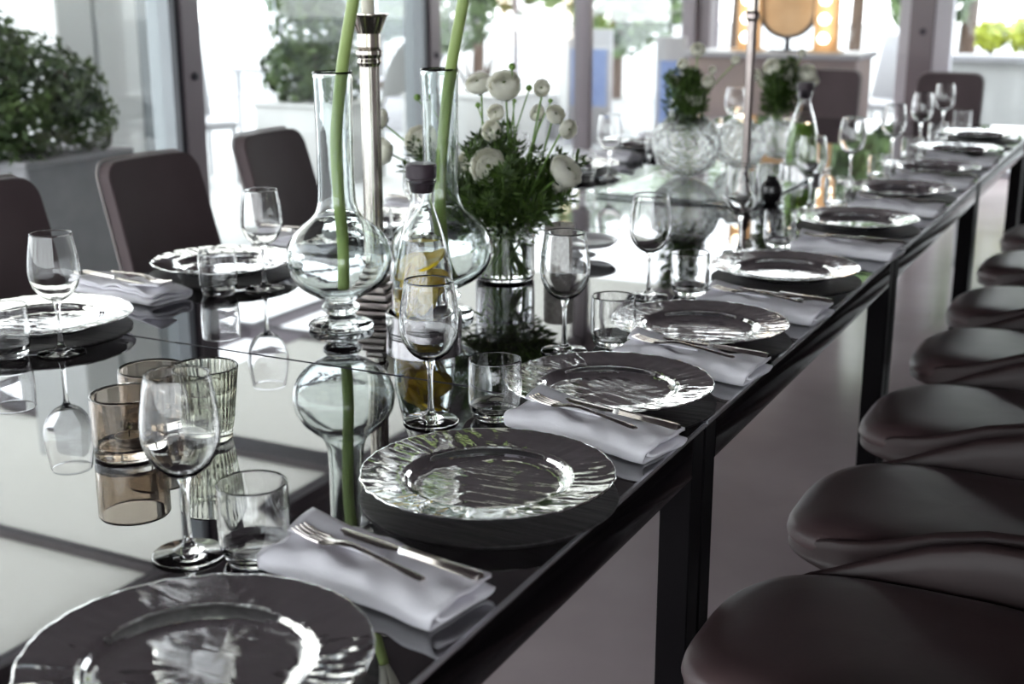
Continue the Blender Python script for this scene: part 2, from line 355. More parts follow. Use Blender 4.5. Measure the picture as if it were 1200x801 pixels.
# railing far out
r0 = at_x(232, 20, -9.6); r1 = at_x(330, 20, -9.6)
t = thing('railing', (-9.6, r0.y-.6, -.006), 'thin white vertical bar railing at the edge of the terrace', 'railing')
L = 6.2
MB().box(-.03, .03, 0, L, 1.28, 1.33, .005).build('top_rail', 'frame2', t); MB().box(-.02, .02, 0, L, .2, .24, .005).build('bottom_rail', 'frame2', t)
for k in range(4): MB().box(-.03,.03,k*2.05,k*2.05+.05,0,1.28,.004).build('post', 'frame2', t)
b0 = None
for k in range(45):
    if b0 is None: b0 = MB().tube([(0,0,.2),(0,0,1.3)], .012, 6).build('bar', 'grey', t); o = b0
    else: o = b0.copy(); C.objects.link(o)
    o.location = (0, .07+k*.135, 0)
# white lounge chair and side table outside
def white_chair(loc, rz, label):
    t = thing('lounge_chair', loc, label, 'chair', None, rz)
    MB().box(-.27,.27,-.28,.28,.40,.46,.02).build('seat', 'whiteplast', t)
    rot = Matrix.Rotation(R(-14), 3, 'X'); MB().box(-.27,.27,-.02,.02,0,.58,.015, rot=rot, loc=(0,.26,.44)).build('backrest', 'whiteplast', t)
    for x in (-.24,.24):
        for y in (-.25,.25): MB().tube([(x,y,.41),(x*1.05,y*1.1,0)], [.016,.013], 8).build('leg', 'chrome', t)
    return t
p = at_z(258, 208, 0); white_chair((p.x-.05, p.y-.25, -.006), R(60), 'white outdoor lounge chair seen through the glass beside the first upright')
p = at_z(300, 190, 0)
t = thing('side_table', (p.x, p.y+.5, -.006), 'small white outdoor table behind the white lounge chair', 'table')
MB().box(-.35,.35,-.35,.35,.72,.76,.01).build('table_top', 'whiteplast', t)
for x in (-.3,.3):
    for y in (-.3,.3): MB().tube([(x,y,0),(x,y,.72)], .018, 8).build('leg', 'whiteplast', t)
# white daybed with brown canopy, seen behind the bouquet
p = at_z(612, 205, 0)
t = thing('daybed', (-6.2, 11.9, -.12), 'big white rounded outdoor daybed under a brown awning behind the bouquet', 'daybed')
def shellf(u, v):
    a = PI*u; return (-1.0*math.cos(a), -.55+1.1*v, .25+1.0*math.sin(a)**.8)
MB().grid(shellf, 24, 8).build('hood', 'white', t, 180); MB().box(-1.0,1.0,-.55,.55,.1,.45,.05).build('mattress', 'whiteplast', t)
MB().box(-1.05,1.05,-.6,.6,0,.1,.02).build('base', 'frame', t)
t = thing('awning', (-5.6, 13.2, -.12), 'brown sloping awning on two posts behind the white daybed', 'awning')
MB().add([(-1.4,-.8,1.75),(1.2,-.8,1.5),(1.2,.8,2.0),(-1.4,.8,2.1),(-1.4,-.8,1.80),(1.2,-.8,1.55),(1.2,.8,2.05),(-1.4,.8,2.15)], [(3,2,1,0),(4,5,6,7),(0,1,5,4),(1,2,6,5),(2,3,7,6),(3,0,4,7)]).build('cloth', 'taupe', t, 0)
for x in (-1.3,1.1): MB().tube([(x,.6,0),(x,.6,2.0)], .03, 8).build('post', 'frame', t)
# sign boards with blue faces
def board(px, yb, Y, wd, h, label, z0=0):
    p = at_y(px, yb, Y); t = thing('sign_board', (p.x, Y, -.006 if Y > 10.6 else 0), label, 'sign board')
    MB().box(-wd/2-.04, wd/2+.04, .0, .05, 0, h+.04, .006).build('board', 'whiteplast', t); MB().box(-wd/2, wd/2, -.006, -.0005, .35, h-.14).build('blue_panel', 'blue', t, 0)
    for x in (-wd/2, wd/2): MB().box(x-.02, x+.02, -.16, .21, 0, .03, .004).build('foot', 'frame2', t)
board(784, 120, 9.9, .16, .98, 'white framed board with a blue face beside the far window corner')
board(690, 100, 11.2, .35, 1.0, 'blue panel outside behind the thin window upright')
# far low white wall with coping
p0 = at_y(1108, 64, 12.6); p1 = at_y(1420, 64, 12.6)
t = thing('low_wall', (p0.x, 12.6, -.01), 'low white garden wall with a coping beyond the far window at the right', 'wall')
MB().box(0, 5, 0, .25, 0, p0.z-.05).build('wall_body', 'white', t, 0); MB().box(-.02, 5, -.05, .3, p0.z-.05, p0.z+.01, .01).build('coping', 'whiteplast', t)
t2 = thing('planter_shrub', (p0.x+.3, 13.3, -.01), 'bright yellow green shrub growing behind the low white wall', 'shrub')
leaves('foliage', 'leafyel', [(0,0,.98,.16),(.3,0,.98,.18),(.6,0,.93,.14)], 700, .05, t2, 5); MB().tube([(0,0,0),(0,0,.9)], .03, 6).build('trunk', 'bark', t2)
# trees beyond
tk = 0
for (px, yb, Y, h, r, lm, lab) in ((1130,60,16.5,4.0,1.2,'leafmid','right of the far door, beyond the low wall'), (1000,60,21,4.6,1.3,'leafmid','beyond the far window between the lamps and the door post'),
        (1290,60,20,4.5,1.3,'leafmid','beyond the right end of the low wall'), (860,60,25,4.2,1.2,'leafmid','beyond the far window behind the tall thin candlestick'), (720,60,17.5,3.4,1.1,'leafmid','beyond the window right of the thin upright'),
        (560,40,22,3.6,1.3,'leafdark','far out behind the brown awning'), (370,40,22,3.2,1.1,'leafmid','far out beyond the terrace railing'), (440,60,17.5,2.5,.8,'leafdark','outside behind the silver candlestick')):
    p = at_y(px, yb, Y); t = thing('garden_tree', (p.x, Y, -.12), 'leafy green tree '+lab, 'tree'); tk += 1
    MB().tube([(0,0,0),(.05,0,h*.45),(0,.05,h*.8)], [.12,.09,.04], 8).build('trunk', 'bark', t)
    rg = random.Random(tk); bl = [(rg.uniform(-.6,.6)*r, rg.uniform(-.4,.4)*r, h*.35+rg.random()*h*.6, r*rg.uniform(.4,.62)) for _ in range(9)]
    leaves('crown', lm, bl, 2600, .13, t, tk+10)

# ------------------------------------------------------------------ counter with lit mirrors at the far end of the room
cY = 9.5
pc0 = at_y(806, 64, cY); pc1 = at_y(1003, 64, cY); ct = pc1.z
t = thing('bar_counter', ((pc0.x+pc1.x)/2, cY+.3, 0), 'taupe bar counter with a white top in front of the far window', 'counter'); hw = (pc1.x-pc0.x)/2
MB().box(-hw, hw, -.28, .25, .06, ct-.04, .005).build('counter_body', 'taupe', t); MB().box(-hw-.03, hw+.03, -.32, .3, ct-.04, ct, .006).build('counter_top', 'whiteplast', t); MB().box(-hw+.04, hw-.04, -.2, .2, 0, .06).build('plinth', 'dark', t, 0)
def lamp_post(px, ys, label):
    p = at_y(px, 64, cY+.2); t = thing('bulb_strip', (p.x, cY+.2, ct), label, 'lamp')
    MB().box(-.09,.09,0,.04,0,1.1,.006).build('wooden_panel', 'wood', t); MB().box(-.12,.12,-.05,.1,0,.02,.004).build('base', 'wood', t)
    bb = MB().lathe([(0,.042),(.022,.036),(.040,.012),(.042,0),(.034,-.022),(.018,-.034),(0,-.036)], 16)
    b0 = None
    for k in range(8):
        z = .10+k*.135
        if b0 is None:
            b0 = bb.build('bulb', 'bulb', t); o = b0; s0 = MB().lathe([(0,.02),(.018,.02),(.018,0)], 12).build('socket', 'tin', b0); s0.rotation_euler = (-PI/2,0,0); s0.location=(0,.048,0)
        else:
            o = b0.copy(); C.objects.link(o); s = s0.copy(); C.objects.link(s); s.parent = o
        o.location = (0, -.06, z)
lamp_post(966, 0, 'wooden panel with a row of lit round bulbs, right of the round wooden disc'); lamp_post(876, 0, 'wooden panel with a row of lit round bulbs, left behind the tall thin candlestick')
p = at_y(925, 5, cY+.25)
t = thing('round_mirror', (p.x, cY+.25, ct), 'round honey wood mirror with a dark rim standing between the lit bulb panels', 'mirror')
o = MB().lathe([(0,.0),(.20,.0),(.20,.02),(0,.02)], 40).build('wooden_disc', 'wood', t); o.rotation_euler = (PI/2,0,0); o.location = (0,0,.235+.08)
o = MB().lathe([(.201,-.01),(.225,-.01),(.225,.03),(.201,.03),(.201,-.01)], 40).build('rim', 'dark', t); o.rotation_euler = (PI/2,0,0); o.location = (0,0,.235+.08)
MB().box(-.12,.12,-.06,.06,0,.015,.003).build('foot', 'dark', t); MB().box(-.02,.02,-.01,.01,.015,.1,.002).build('stand', 'dark', t)
p = at_z(1030, 150, 0); white_chair((at_y(1030,100,11.6).x, 11.6, -.006), R(-25), 'white outdoor chair beyond the far window, left of the door post')

# ------------------------------------------------------------------ tables
TX0, TX1 = -2.085, -.585
def table(y0, y1, label):
    t = thing('dining_table', ((TX0+TX1)/2, (y0+y1)/2, 0), label, 'table', 'black tables joined end to end'); hx = (TX1-TX0)/2; hy = (y1-y0)/2-.0038
    MB().box(-hx, hx, -hy, hy, TZ-.010, TZ, .0005).build('tabletop', 'table', t)
    for s in (-1,1):
        MB().box(s*hx-(.022 if s>0 else 0), s*hx+(.022 if s<0 else 0), -hy+.05, hy-.05, TZ-.075, TZ-.0105, .002).build('apron', 'apron', t)
        MB().box(s*hx-.001 if s>0 else s*hx-.0028, s*hx+.0028 if s>0 else s*hx+.001, -hy+.001, hy-.001, TZ-.0045, TZ+.0002).build('edge_highlight', 'tedge', t, 0)  # light strip painting the highlight that runs along the table edge
        MB().box(-hx+.05, hx-.05, s*hy-(.022 if s>0 else 0), s*hy+(.022 if s<0 else 0), TZ-.075, TZ-.0105, .002).build('apron', 'apron', t)
        MB().box(-hx, hx, s*hy-.0003 if s>0 else s*hy-.0010, s*hy+.0010 if s>0 else s*hy+.0003, TZ-.0105, TZ-.0003).build('end_strip', 'dark', t, 0)
        for q in (-1,1):
            x0 = s*hx-.05 if s>0 else s*hx; ya = q*hy-.05 if q>0 else q*hy
            MB().box(x0, x0+.05, ya, ya+.05, 0, TZ-.0105, .002).build('leg', 'legblack', t)
tabs = [(.345,1.815,'closest to the camera, under the first glass charger'), (1.815,3.285,'second from the camera, carrying the vases and lemon carafe'), (3.285,4.755,'third from the camera, carrying the crinkled glass globes'), (4.755,6.225,'fourth from the camera, beyond the globes'), (6.225,6.72,'short one at the far end before the head chairs')]
for y0, y1, s in tabs: table(y0, y1, 'black mirror-topped table '+s)

# ------------------------------------------------------------------ chairs
def high_chair(loc, rz, label, group, wd=.166):
    t = thing('dining_chair', loc, label, 'chair', group, rz)   # local: faces +x, back at -x
    def backf(u, v, off):
        z = .46+.49*v; y = (2*u-1)*(wd+.010*(1-v))*(1-.10*max(0,(v-.90)/.10)**2.2); c = min(1, max(0, (abs(2*u-1)-.80)/.20)); z -= .012*c*c*max(0,(v-.9)/.1)
        return (-.20-.14*v-.02*math.cos((2*u-1)*1.3)+off, y, z)
    mb = MB(); mb.grid(lambda u,v: backf(u,v,.022), 20, 42); n1 = len(mb.v)
    mb.grid(lambda u,v: backf(1-u,v,-.022), 20, 42)
    nu, nv = 20, 42
    A = lambda i,j: i*(nv+1)+j; B = lambda i,j: n1+(nu-i)*(nv+1)+j
    for j in range(nv): mb.f.append((A(0,j),A(0,j+1),B(0,j+1),B(0,j))); mb.f.append((A(nu,j+1),A(nu,j),B(nu,j),B(nu,j+1)))
    for i in range(nu): mb.f.append((A(i,nv),A(i+1,nv),B(i+1,nv),B(i,nv))); mb.f.append((A(i+1,0),A(i,0),B(i,0),B(i+1,0)))
    b = mb.build('backrest', 'backleather', t); md = b.modifiers.new('bevel', 'BEVEL'); md.width = .009; md.segments = 3; md.angle_limit = R(50); md.limit_method = 'ANGLE'
    edge = [backf(0,v/42,0) for v in range(43)]+[backf(u/32,1,0) for u in range(1,33)]+[backf(1,v/42,0) for v in range(41,-1,-1)]
    e2 = [(x-.022, y*1.015, z+(.003 if z>.9 else 0)) for x,y,z in edge]
    MB().tube(e2, .0032, 6).build('piping', 'seam', b)
    MB().box(-.22,.10,-.18,.18,.40,.47,.025).build('seat', 'leather', t)
    for x in (-.19,.075):
        for y in (-.15,.15): MB().tube([(x,y,.41),(x*1.08,y*1.05,0)], [.014,.011], 8).build('leg', 'chrome', t)
    return t
LC = [(1.56,'at the far left edge, behind it nothing nearer'), (2.13,'cut off by the left edge of the picture, before the planter'), (2.69,'between the boxwood planter and the first taupe window upright'), (3.27,'left behind the tall vase, right of the first window upright'), (3.95,''), (4.6,''), (5.3,'')]
G = 'brown leather chairs along the left side of the table'
c0 = high_chair((-2.12, 2.13, 0), 0, 'dark brown leather chair '+LC[1][1], G)
dup(c0, (-2.12, 2.69, 0), R(-3), 'dark brown leather chair '+LC[2][1]); dup(c0, (-2.205, 3.37, 0), R(3), 'dark brown leather chair '+LC[3][1])
H0 = at_y(1110, 98, 7.25); H1 = at_y(967, 98, 7.25)
dup(c0, (H0.x, 7.02, 0), R(-90), 'dark leather chair at the head of the table, in front of the door post', 'chairs at the far head of the table')
dup(c0, (H1.x, 7.02, 0), R(-90), 'dark leather chair at the head of the table, in front of the bar counter', 'chairs at the far head of the table')

def bucket_chair(loc, label, group):
    t = thing('bucket_chair', loc, label, 'chair', group)       # local: faces -x ; seat front at x=-.27, z top .48
    def plan(a):     # seat outline: superellipse, narrower at the front
        c, s = math.cos(a), math.sin(a); n = 2.0/3.6
        x = .285*math.copysign(abs(c)**n, c); y = (.228-.030*max(0,-x/.285)**2)*math.copysign(abs(s)**n, s); return x, y
    N = 72; mb = MB(); rows = []
    for (k, z) in ((.0,.503),(.35,.503),(.65,.502),(.82,.499),(.91,.494),(.96,.486),(.99,.476),(1.0,.464),(.995,.450),(.97,.440),(.92,.436),(0,.436)):
        row = []
        for i in range(N):
            x, y = plan(2*PI*i/N); fr = max(0,-x*k-.14)/.145
            zz = z-.016*fr**2*(1 if z > .45 else .2)+.0012*noise.noise(Vector((x*k*14,y*k*9,2))); row.append(len(mb.v)); mb.v.append((x*k, y*k, zz))
        rows.append(row)
    for a, b in zip(rows, rows[1:]):
        for i in range(N): j=(i+1)%N; mb.f.append((a[i],b[i],b[j],a[j]))
    mb.build('seat_cushion', 'leather', t, 180)
    # shell wrapping the cushion, low at the front and rising towards the back
    def sm(a, b, x): u = max(0, min(1, (x-a)/(b-a))); return u*u*(3-2*u)
    def top(x): return .436+.044*sm(-.285,-.17,x)+.088*sm(-.22,.10,x)+.36*max(0,(x-.14)/.145)**1.4
    def ring(i, f, inner):
        x, y = plan(2*PI*i/N); b_ = sm(-.27,-.05,x); e = (.975+.045*b_) if inner else (.985+.105*b_)
        zt = min(.90, top(x)); z = .425+(zt-.425)*f; fl = 1+.06*max(0,(z-.47)/.1)*b_; return (x*(e if x > 0 else (.97 if inner else .985)+.0*b_)+(.10*max(0,z-.5) if x>.1 else 0), y*e*min(fl,1.06), z)
    mb = MB(); rows = []
    for (f, inn) in ((0,False),(.35,False),(.7,False),(.92,False),(1.0,None),(.92,True),(.7,True),(.35,True),(0,True)):
        row = []
        for i in range(N):
            q = ring(i, f, inn is True)
            if inn is None: a = ring(i,.98,True); b = ring(i,.98,False); q = ((a[0]+b[0])/2,(a[1]+b[1])/2,(a[2]+b[2])/2+.004)
            row.append(len(mb.v)); mb.v.append(q)
        rows.append(row)
    for a, b in zip(rows, rows[1:]):
        for i in range(N): j=(i+1)%N; mb.f.append((a[j],b[j],b[i],a[i]))
    mb.f.append(tuple(rows[0])); mb.build('shell', 'shell', t, 180)
    for x in (-.17,.17):
        for y in (-.16,.16): MB().tube([(x,y,.39),(x*1.2,y*1.2,0)], [.015,.011], 8).build('leg', 'chrome', t)
    return t
GR = 'brown bucket chairs along the right side of the table'
b0 = None
for i, y in enumerate((1.72,2.28,2.87,3.46,4.04,4.68,5.3)):
    lab = f'brown leather bucket chair, {ORD[i]} from the camera in the right hand row' if i else 'brown leather bucket chair closest to the camera at the lower right'
    if b0 is None: b0 = bucket_chair((-.265, y, 0), lab, GR)
    else: dup(b0, (-.265, y, 0), None, lab)

# ------------------------------------------------------------------ place settings
def charger():
    t = thing('charger_plate', (0,0,0), '', 'plate')
    def wob(r, z, a):
        if r < .095: return r, z+noise.noise(Vector((math.cos(a)*r*60, math.sin(a)*r*60, 7)))*.0006
        k = min(1, (r-.095)/.02)
        d = noise.noise(Vector((math.cos(a)*12, math.sin(a)*12, r*45)))*.0010+noise.noise(Vector((math.cos(a)*26, math.sin(a)*26, r*60)))*.0008
        e = noise.noise(Vector((math.cos(a)*14, math.sin(a)*14, 3)))*.0022 if r > .15 else 0
        return r+e, z+d*k
    N = 168
    top = [(.100,.0125),(.104,.0150),(.108,.0205),(.112,.0230),(.118,.0240),(.126,.0250),(.135,.0262),(.144,.0275),(.153,.0290),(.160,.0302),(.1645,.0310)]
    bot = [(.166,.0290),(.160,.0262),(.153,.0245),(.144,.0230),(.135,.0217),(.126,.0205),(.118,.0195),(.110,.0175),(.104,.0110),(.100,.0065)]
    MB().lathe(top+bot, N, wob).build('rim', 'plate', t, 180)
    w_ = MB().lathe([(0,.0080),(.02,.0081),(.045,.0082),(.07,.0084),(.085,.0088),(.092,.0098),(.097,.0112),(.100,.0125)], N, wob)
    w_.lathe([(.100,.0065),(.092,.0042),(.080,.0035),(.05,.0034),(0,.0034)], N, wob); w_.build('well', 'plate', t, 180)
    return t
def placemat():
    mb = MB().lathe([(0,.0034),(.08,.0034),(.165,.0034),(.1675,.0024),(.1675,.0004),(.165,0),(0,0)], 96); return mb.build('placemat', 'mat', None, 35)
def wineglass():
    t = thing('wine_glass', (0,0,0), '', 'glass')
    N = 48
    MB().lathe([(0,.0),(.034,0),(.0405,.0008),(.042,.002),(.041,.0034),(.032,.0048),(.018,.0075),(.009,.0125),(.0052,.020)], N).build('foot', 'glass', t, 60)
    MB().lathe([(.0052,.020),(.0042,.034),(.0038,.055),(.0040,.075),(.0052,.088),(.0085,.0965)], N).build('stem', 'glass', t, 180)
    MB().lathe(smp([(.0085,.0965),(.018,.1010),(.029,.1095),(.038,.1220),(.0435,.138),(.0450,.152),(.0442,.168),(.0420,.186),(.0385,.207),(.0366,.2185),(.0363,.2194),(.0358,.2198),(.0353,.2194),(.0350,.2185),
        (.0371,.207),(.0406,.186),(.0428,.168),(.0436,.152),(.0421,.138),(.0365,.1235),(.0275,.1115),(.0160,.1035),(.0060,.1010),(0,.1005)]), N).build('bowl', 'glass', t, 180)
    return t
def tumbler():
    t = thing('tumbler', (0,0,0), '', 'glass'); N = 48
    MB().lathe([(.0375,.012),(.0400,.022),(.0412,.045),(.0412,.070),(.0402,.093),(.0394,.0945),(.0386,.093),(.0396,.070),(.0395,.045),(.0384,.024),(.0350,.0155),(.028,.0125),(0,.0115)], N).build('wall', 'glass', t, 180)
    MB().lathe([(0,.0),(.026,.0),(.031,.0012),(.0350,.0055),(.0375,.012)], N).build('base', 'glass', t, 180); return t
def napkin():
    t = thing('napkin', (0,0,0), '', 'napkin'); th = .0042
    # fold path across the width
    path = [(.048,.0245),(.030,.0250),(.005,.0258),(-.020,.0258),(-.040,.0240),(-.050,.0185),(-.0515,.0120),(-.049,.0055),(-.040,.0024),(-.015,.0022),(.015,.0022),(.040,.0024),(.050,.0045),(.0535,.0085),(.049,.0120),(.035,.0125),(.010,.0120),(-.020,.0118),(-.036,.0125),(-.0405,.0155),(-.036,.0185),(-.015,.0188),(.015,.0186),(.044,.0180)]
    P = [Vector(q) for q in path]; sub = []
    for a in range(len(P)-1):
        p0 = P[max(a-1,0)]; p1 = P[a]; p2 = P[a+1]; p3 = P[min(a+2,len(P)-1)]
        for k in range(3):
            s = k/3; sub.append(.5*((2*p1)+(p2-p0)*s+(2*p0-5*p1+4*p2-p3)*s*s+(-p0+3*p1-3*p2+p3)*s**3))
    sub.append(P[-1]); nu = 30; n = len(sub); mb = MB(); nrm = []
    for i in range(n): d = (sub[min(i+1,n-1)]-sub[max(i-1,0)]).normalized(); nrm.append(Vector((-d.y, d.x)))
    for side in (1,-1):
        for u in range(nu+1):
            for i in range(n):
                f = u/nu; x = -.125+.25*f; q = sub[i]+nrm[i]*side*th/2; y = q.x; z = q.y
                tpr = 1-.20*max(0, (.25-f)/.25)**1.3 if i < 22 else 1
                z *= 1.18; z *= 1+.06*math.sin(f*5+1)+.26*noise.noise(Vector((f*5+y*22, y*18-f*3, 0))); z = max(z, .0002); z *= tpr
                y *= 1+.04*math.sin(f*7)+.10*noise.noise(Vector((f*5, z*60, 4)))
                x += .007*math.sin(i*.16)*(1 if f > .5 else -1)*abs(f-.5)*2+.002*noise.noise(Vector((i*.2,f*3,1)))
                mb.v.append((x, y, z))
    m_ = (nu+1)*n; I = lambda s,u,i: s*m_+u*n+i
    for u in range(nu):
        for i in range(n-1): mb.f.append((I(0,u,i),I(0,u,i+1),I(0,u+1,i+1),I(0,u+1,i))); mb.f.append((I(1,u,i+1),I(1,u,i),I(1,u+1,i),I(1,u+1,i+1)))
        mb.f.append((I(0,u,0),I(0,u+1,0),I(1,u+1,0),I(1,u,0))); mb.f.append((I(0,u+1,n-1),I(0,u,n-1),I(1,u,n-1),I(1,u+1,n-1)))
    for i in range(n-1): mb.f.append((I(0,0,i),I(1,0,i),I(1,0,i+1),I(0,0,i+1))); mb.f.append((I(0,nu,i+1),I(1,nu,i+1),I(1,nu,i),I(0,nu,i)))
    mb.build('folded_cloth', 'linen', t, 180)
    def flap(u, v, o): # turned-over corner on the left
        x = -.122+.13*u; w0 = .050*(1-u*.55); y = -.012+ (w0+.004)*v+.018*u; return (x-.012*v, y, .0362+o+.004*math.sin(PI*v)*(1-u)+.0015*(1-u)-.0008*u*6+.006*(1-u)*v*v)
    mb = MB(); mb.grid(lambda u,v: flap(u,v,.0026), 12, 6); k = len(mb.v); mb.grid(lambda u,v: flap(u,1-v,0), 12, 6)
    A = lambda i,j: i*7+j; B = lambda i,j: k+i*7+6-j
    for i in range(12): mb.f.append((A(i,0),B(i,0),B(i+1,0),A(i+1,0))); mb.f.append((A(i+1,6),B(i+1,6),B(i,6),A(i,6)))
    for j in range(6): mb.f.append((A(0,j+1),B(0,j+1),B(0,j),A(0,j))); mb.f.append((A(12,j),B(12,j),B(12,j+1),A(12,j+1)))
    mb.build('turned_corner', 'linen', t, 180)
    return t
def slab(mb, pts, th):   # pts: (x, halfwidth, z, y offset) ribbons
    o = len(mb.v)
    for x, hw, z, yo in pts:
        for (sy, sz) in ((-1,-.5),(-.6,.5),(.6,.5),(1,-.5)): mb.v.append((x, yo+sy*hw, z+sz*th))
    for i in range(len(pts)-1):
        for k in range(4): j=(k+1)%4; mb.f.append((o+i*4+k, o+(i+1)*4+k, o+(i+1)*4+j, o+i*4+j))
    mb.f.append((o,o+1,o+2,o+3)); e = o+(len(pts)-1)*4; mb.f.append((e+3,e+2,e+1,e)); return mb
def fork():
    t = thing('fork', (0,0,0), '', 'fork')      # tines at -x
    slab(MB(), [(-.035,.0090,.0052,0),(-.022,.0075,.0078,0),(-.008,.0038,.0085,0),(.02,.0030,.0068,0),(.06,.0040,.0040,0),(.088,.0058,.0022,0),(.097,.0050,.0018,0),(.100,.002,.0018,0)], .0024).build('handle', 'steel', t, 60)
    h = MB(); slab(h, [(-.055,.0112,.0022,0),(-.048,.0120,.0025,0),(-.040,.0112,.0038,0),(-.035,.0090,.0052,0)], .0022); h.build('head', 'steel', t, 60)
    for k in range(4):
        y = -.0093+k*.0062; slab(MB(), [(-.101,.0008,.0065,y),(-.092,.0013,.0045,y),(-.075,.0016,.0022,y),(-.055,.0018,.0022,y)], .0018).build('tine', 'steel', t, 60)
    return t
def knife():
    t = thing('table_knife', (0,0,0), '', 'knife')
    slab(MB(), [(-.115,.001,.0015,.004),(-.105,.005,.0015,.002),(-.085,.0085,.0015,0),(-.03,.0090,.0018,0),(-.006,.0062,.0025,0)], .0015).build('blade', 'steel', t, 60)
    slab(MB(), [(-.006,.0070,.0035,0),(-.001,.0078,.0035,0),(.004,.0065,.0035,0)], .006).build('bolster', 'tin', t, 60)
    slab(MB(), [(.004,.0062,.0033,0),(.04,.0062,.0033,0),(.085,.0082,.0035,0),(.100,.0085,.0030,0),(.106,.0060,.0025,0)], .0055).build('handle', 'steel', t, 60)
    return t
ch0, pm0, wg0_, tm0_, nk0, fk0, kn0 = charger(), placemat(), wineglass(), tumbler(), napkin(), fork(), knife()
pm0['category'] = 'placemat'
used = set()
def put(root, loc, rz, label, group, s=None):
    if root.name not in used:
        used.add(root.name); root.location = loc; root.rotation_euler = (0,0,rz); root['label'] = label; root['group'] = group
        if s: root.scale = (s,s,s)
        return root
    return dup(root, loc, rz, label, group, s)
rim_n = lambda i, side: f'{ORD[i]} {side}-hand place from the camera' if i else f'{side}-hand place nearest the camera'
def cutlery(x, y, rz, where, z=TZ+.0385):
    c, s = math.cos(rz), math.sin(rz)
    def off(a, b): return (x+a*c-b*s, y+a*s+b*c, z)
    put(fk0, off(-.010,-.012), rz-R(4), 'silver fork lying on the '+where, 'forks on the napkins'); 
    put(kn0, off(.028,.022), rz-R(1), 'silver knife lying beside the fork on the '+where, 'knives on the napkins')
RP = [(-.765,.862),(-.744,1.408),(-.759,1.853),(-.757,2.288),(-.752,2.865),(-.752,3.589),(-.752,4.213),(-.755,4.80),(-.755,5.42),(-.755,6.02)]
WG = [(-.965,1.083),(-.958,1.629),(-.942,2.081),(-.962,2.558),(-.930,3.099),(-.944,3.838)]
TM = [(-.889,1.109),(-.880,1.690),(-.879,2.158),(-.889,2.612),(-.864,3.225)]
NK = [(-.730,1.112,-10),(-.708,1.672,-14),(-.700,2.080,-9),(-.700,2.525,-9),(-.69,3.215,-6),(-.70,3.90,-5),(-.70,4.50,-4),(-.70,5.10,-4)]
rng = random.Random(3)
for i, (x, y) in enumerate(RP):
    w_ = rim_n(i, 'right')
    put(pm0, (x+.004, y-.003, TZ), R(rng.uniform(-12,12)), 'round black wood placemat under the plate, '+w_, 'round placemats')
    put(ch0, (x, y, TZ+.0036), R(rng.uniform(-25,25)), 'rippled clear glass charger plate, '+w_, 'glass charger plates')
    gx, gy = WG[i] if i < len(WG) else (-.95+rng.uniform(-.02,.02), y+.24)
    put(wg0_, (gx, gy, TZ+.0006), R(i*37), 'empty clear wine glass behind the plate, '+w_, 'wine glasses')
    gx, gy = TM[i] if i < len(TM) else (-.88+rng.uniform(-.01,.01), y+.30)
    put(tm0_, (gx, gy, TZ+.0006), R(i*23), 'empty short water tumbler right of the wine glass, '+w_, 'water tumblers')
    if i < len(NK):
        nx, ny, a = NK[i]; put(nk0, (nx, ny, TZ), R(a), 'white folded linen napkin beyond the plate, '+w_, 'folded napkins')
        if i < 7: cutlery(nx, ny, R(a), 'white napkin, '+w_)
LP = [(-1.90,1.774),(-1.925,2.348),(-1.922,2.988),(-1.92,3.60),(-1.92,4.30),(-1.92,5.0),(-1.92,5.7)]
LW = [(-1.747,1.663),(-1.738,2.249)]; LT = [(-1.815,1.603),(-1.795,2.165)]
LN = [None,(-1.955,2.075,-8),(-1.95,2.70,-8),(-1.94,3.30,-8),(-1.94,3.96,-8),(-1.94,4.66,-8),(-1.94,5.35,-8)]
for i, (x, y) in enumerate(LP):
    w_ = rim_n(i, 'left')
    put(pm0, (x-.002, y-.004, TZ), R(rng.uniform(-12,12)), 'round black wood placemat under the plate, '+w_, 'round placemats')
    put(ch0, (x, y, TZ+.0036), R(rng.uniform(-25,25)), 'rippled clear glass charger plate, '+w_, 'glass charger plates')
    gx, gy = LW[i] if i < len(LW) else (-1.73+rng.uniform(-.02,.02), y-.11)
    put(wg0_, (gx, gy, TZ+.0006), R(i*37), 'empty clear wine glass before the plate, '+w_, 'wine glasses')
    gx, gy = LT[i] if i < len(LT) else (-1.79, y-.20)
    put(tm0_, (gx, gy, TZ+.0006), R(i*23), 'empty short water tumbler left of the wine glass, '+w_, 'water tumblers')
    if LN[i]:
        nx, ny, a = LN[i]; put(nk0, (nx, ny, TZ), R(a+180), 'white folded linen napkin near the plate, '+w_, 'folded napkins')
        if i < 4: cutlery(nx, ny, R(a+180), 'white napkin, '+w_)

# ------------------------------------------------------------------ centre pieces
def hyacinth_vase(x, y, label, s=1.):
    t = thing('bulb_vase', (x,y,TZ+.0006), label, 'vase', 'tall bulb shaped glass vases'); N = 72
    MB().lathe([(0,.004),(.03,.003),(.055,0),(.0615,.002),(.063,.007),(.060,.012),(.048,.017),(.030,.022),(.022,.028)], N).build('foot', 'vglass', t, 180)
    MB().lathe([(.022,.028),(.030,.031),(.036,.038),(.037,.044),(.032,.050),(.024,.054)], N).build('collar', 'vglass', t, 180)
    MB().lathe(smp([(.024,.054),(.045,.064),(.072,.080),(.091,.102),(.100,.130),(.098,.158),(.086,.183),(.066,.203),(.048,.218),(.039,.235),(.0355,.260),(.0345,.32),(.0350,.40),(.0365,.475),(.0375,.484),(.0355,.4875),(.0335,.484),
        (.0330,.475),(.0315,.40),(.0310,.32),(.0320,.260),(.0355,.236),(.045,.2165),(.063,.2005),(.083,.1805),(.0945,.157),(.0965,.130),(.0875,.104),(.069,.084),(.044,.0695),(.02,.062),(0,.060)], 4), N).build('body', 'vglass', t, 180)
    return t
